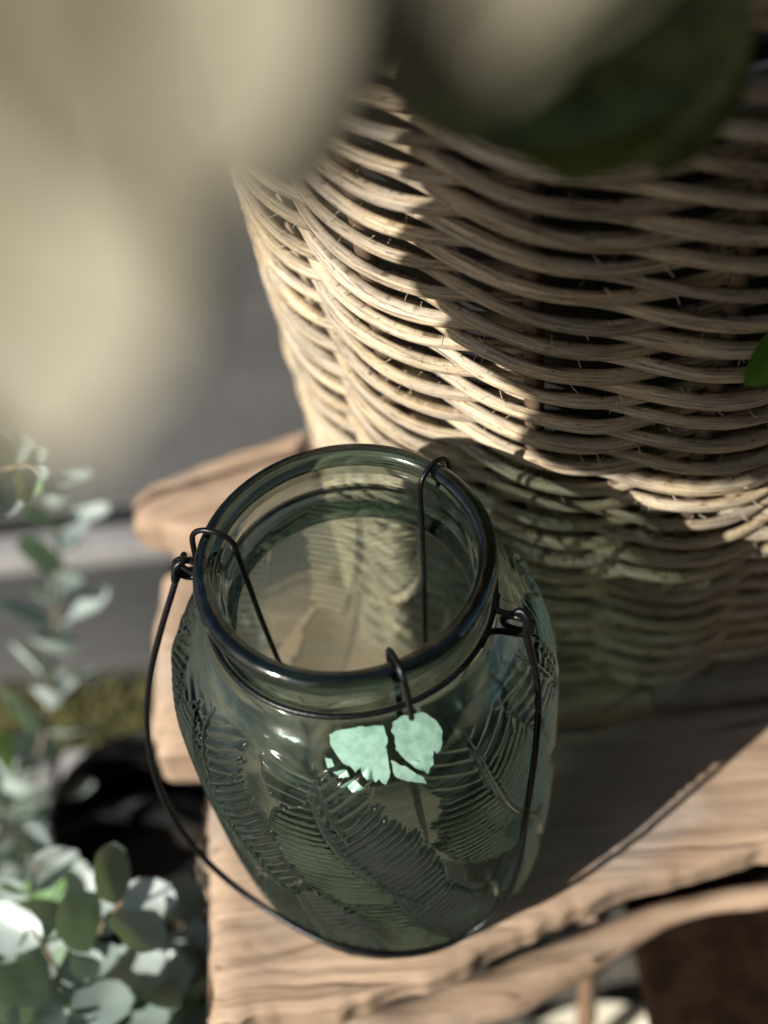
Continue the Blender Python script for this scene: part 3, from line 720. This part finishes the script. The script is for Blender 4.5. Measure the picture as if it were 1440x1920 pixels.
shadow_leaf((-2.9, 19.7), (5, 22.0), 3.8, -34)
shadow_leaf((0, 28.5), (10, 32), 7, -40)
shadow_leaf((2, 24), (11, 28.5), 7, -41)
shadow_leaf((3, 21.2), (11, 25), 5.5, -42)
for a, b, c in [(5, 25, -36), (5, 28.8, -37.5), (7.5, 21.8, -39), (10, 32, -40)]:
    tube_obj('stem', spline([sp(a, b, c)-FO, sp(a+2, b+4, c-1)-FO, np.zeros(3)], 20), .18, M['stem'], fl, 6)

# ------------------------------------------------------------------ leafy plant growing in the basket
PO = np.array([BC[0], BC[1]-4, ztop-1.2])
bp = empty('leafy_plant', PO, 'dark green broad leaved plant growing out of the wicker basket', 'plant')
def bleaf(b, t, wpx, depth, nrm, mat='leaf_dark', d2=None, **kw):
    o = ppetal(b, t, wpx, depth, nrm, mat, bp, PO, 'leaf', d2, **kw)
    P = np.array([np.zeros(3), (unproj(*b, depth)-PO)*.5+np.array([0, 0, 3.]), unproj(*b, depth)-PO])
    tube_obj('leaf_stalk', spline(P, 16), .14, M['leaf_dark'], bp, 6)
bleaf((1120, -260), (1080, 345), 600, 24, (.1, -.5, .8), cup=.1, droop=.02, shape=1.0)
bleaf((1330, 60), (735, 175), 430, 24.5, (.1, -.3, .9), serr=.12, cup=.1, droop=.02, shape=.9)
bleaf((1330, -150), (1240, 330), 260, 24.8, (.3, -.4, .8), cup=.1, droop=.02, shape=1.1)
bleaf((1530, 600), (1398, 722), 95, 36, (-.3, -.8, .5), mat='leaf_bright', cup=.1, droop=.05)
for q in range(26):
    a = random.uniform(-math.pi, 0); r0 = random.uniform(1, 9); L = random.uniform(4, 6.5)
    b = np.array([r0*math.cos(a), r0*math.sin(a)*.6, random.uniform(0, 3.0)]); t_ = b+np.array([math.cos(a)*L, math.sin(a)*L*.6, random.uniform(-.5, 2)])
    t_[1] = max(t_[1], -6.5)
    put_blade('leaf', b, t_, (random.uniform(-.3, .3), -.4, 1), L*.6, M['leaf_dark'], bp, cup=.12, droop=.1)

# empty black planter left of the table
tt = np.linspace(0, 2*np.pi, 64, endpoint=False)
pp = spline([(a, b, 0) for a, b in [(0.01, 0), (3.6, 0), (4.2, 6), (4.6, 11.5), (4.9, 11.6), (4.8, 12), (4.4, 11.8), (4.0, 6), (3.4, .5), (.01, .4)]], 80)[:, :2]
V = np.stack([pp[:, 0, None]*np.cos(tt), pp[:, 0, None]*np.sin(tt), pp[:, 1, None]+0*tt], -1).reshape(-1, 3)
o = link('planter', mesh_np('planter', V, grid_faces(len(pp), 64, False, True)[:, ::-1], M['plastic']), None, (-13.2, 11.8, GZ)); o['label'] = 'empty black planter standing between the eucalyptus and the table'; o['category'] = 'planter'

# ------------------------------------------------------------------ unseen dark building behind the viewer, added only to shape the glass reflections
M['added_siding'] = mat_simple('added_dark_timber', (.035, .028, .022), .6, 0, .4, 30, var=.3)
added_house = empty('added_house', (60, -170, GZ), 'unseen dark timber building added behind the viewer to shape the glass reflections', 'added_house')
for i in range(22):
    slab('added_board', -150, 340, -3, 0, i*14, i*14+13.6, M['added_siding'], added_house, .4)
slab('added_board', -150, 340, -6, -3.2, 0, 308, M['added_siding'], added_house, .4)
hg = empty('added_hedge', (40, 330, GZ), 'unseen dark green screen added across the terrace to shape the glass reflections', 'added_hedge')  # out of view, added only for what the glass mirrors
M['added_hedge'] = mat_simple('added_hedge_green', (.02, .03, .012), .8, 0, 1, 12, var=.6)
for (xa, ya, xb, yb) in [(-330, 330, 360, 330)]:
    U = np.linspace(0, 1, 160); Hn = np.linspace(0, 1, 60); u2, h2 = np.meshgrid(U, Hn, indexing='ij')
    L = math.hypot(xb-xa, yb-ya); nx_, ny_ = -(yb-ya)/L, (xb-xa)/L
    dsp = -60*(1-h2**6)+18*vnoise(u2*60, h2*18, 2)+9*vnoise(u2*150, h2*50, 3)
    P = np.stack([xa+(xb-xa)*u2+nx_*dsp-40, ya+(yb-ya)*u2+ny_*dsp-330, h2*260+10*vnoise(u2*50, h2*10, 6)], -1)
    link('added_foliage', mesh_np('added_foliage', P.reshape(-1, 3), grid_faces(160, 60), M['added_hedge']), hg)
slab('added_roof', -170, 360, -300, 70, 309, 325, M['added_siding'], added_house, 1)  # unseen overhang, added to block sky from the glass reflections
# plate
pl = [(0, 0), (3.6, 0), (4.2, .3), (5.6, 1.0), (6.4, 1.3), (6.5, 1.45), (6.3, 1.5), (5.5, 1.25), (4.1, .55), (3.4, .35), (0.01, .3)]
t = np.linspace(0, 2*np.pi, 72, endpoint=False); P = spline([(a, b, 0) for a, b in pl], 60)[:, :2]
V = np.stack([P[:, 0, None]*np.cos(t), P[:, 0, None]*np.sin(t), P[:, 1, None]+0*t], -1).reshape(-1, 3)
o = link('plate', mesh_np('plate', V, grid_faces(len(P), 72, False, True)[:, ::-1], M['plate']), None, (10, -2.8, GZ-1.6)); o['label'] = 'cream glazed dish on the ground below the table edge'; o['category'] = 'dish'
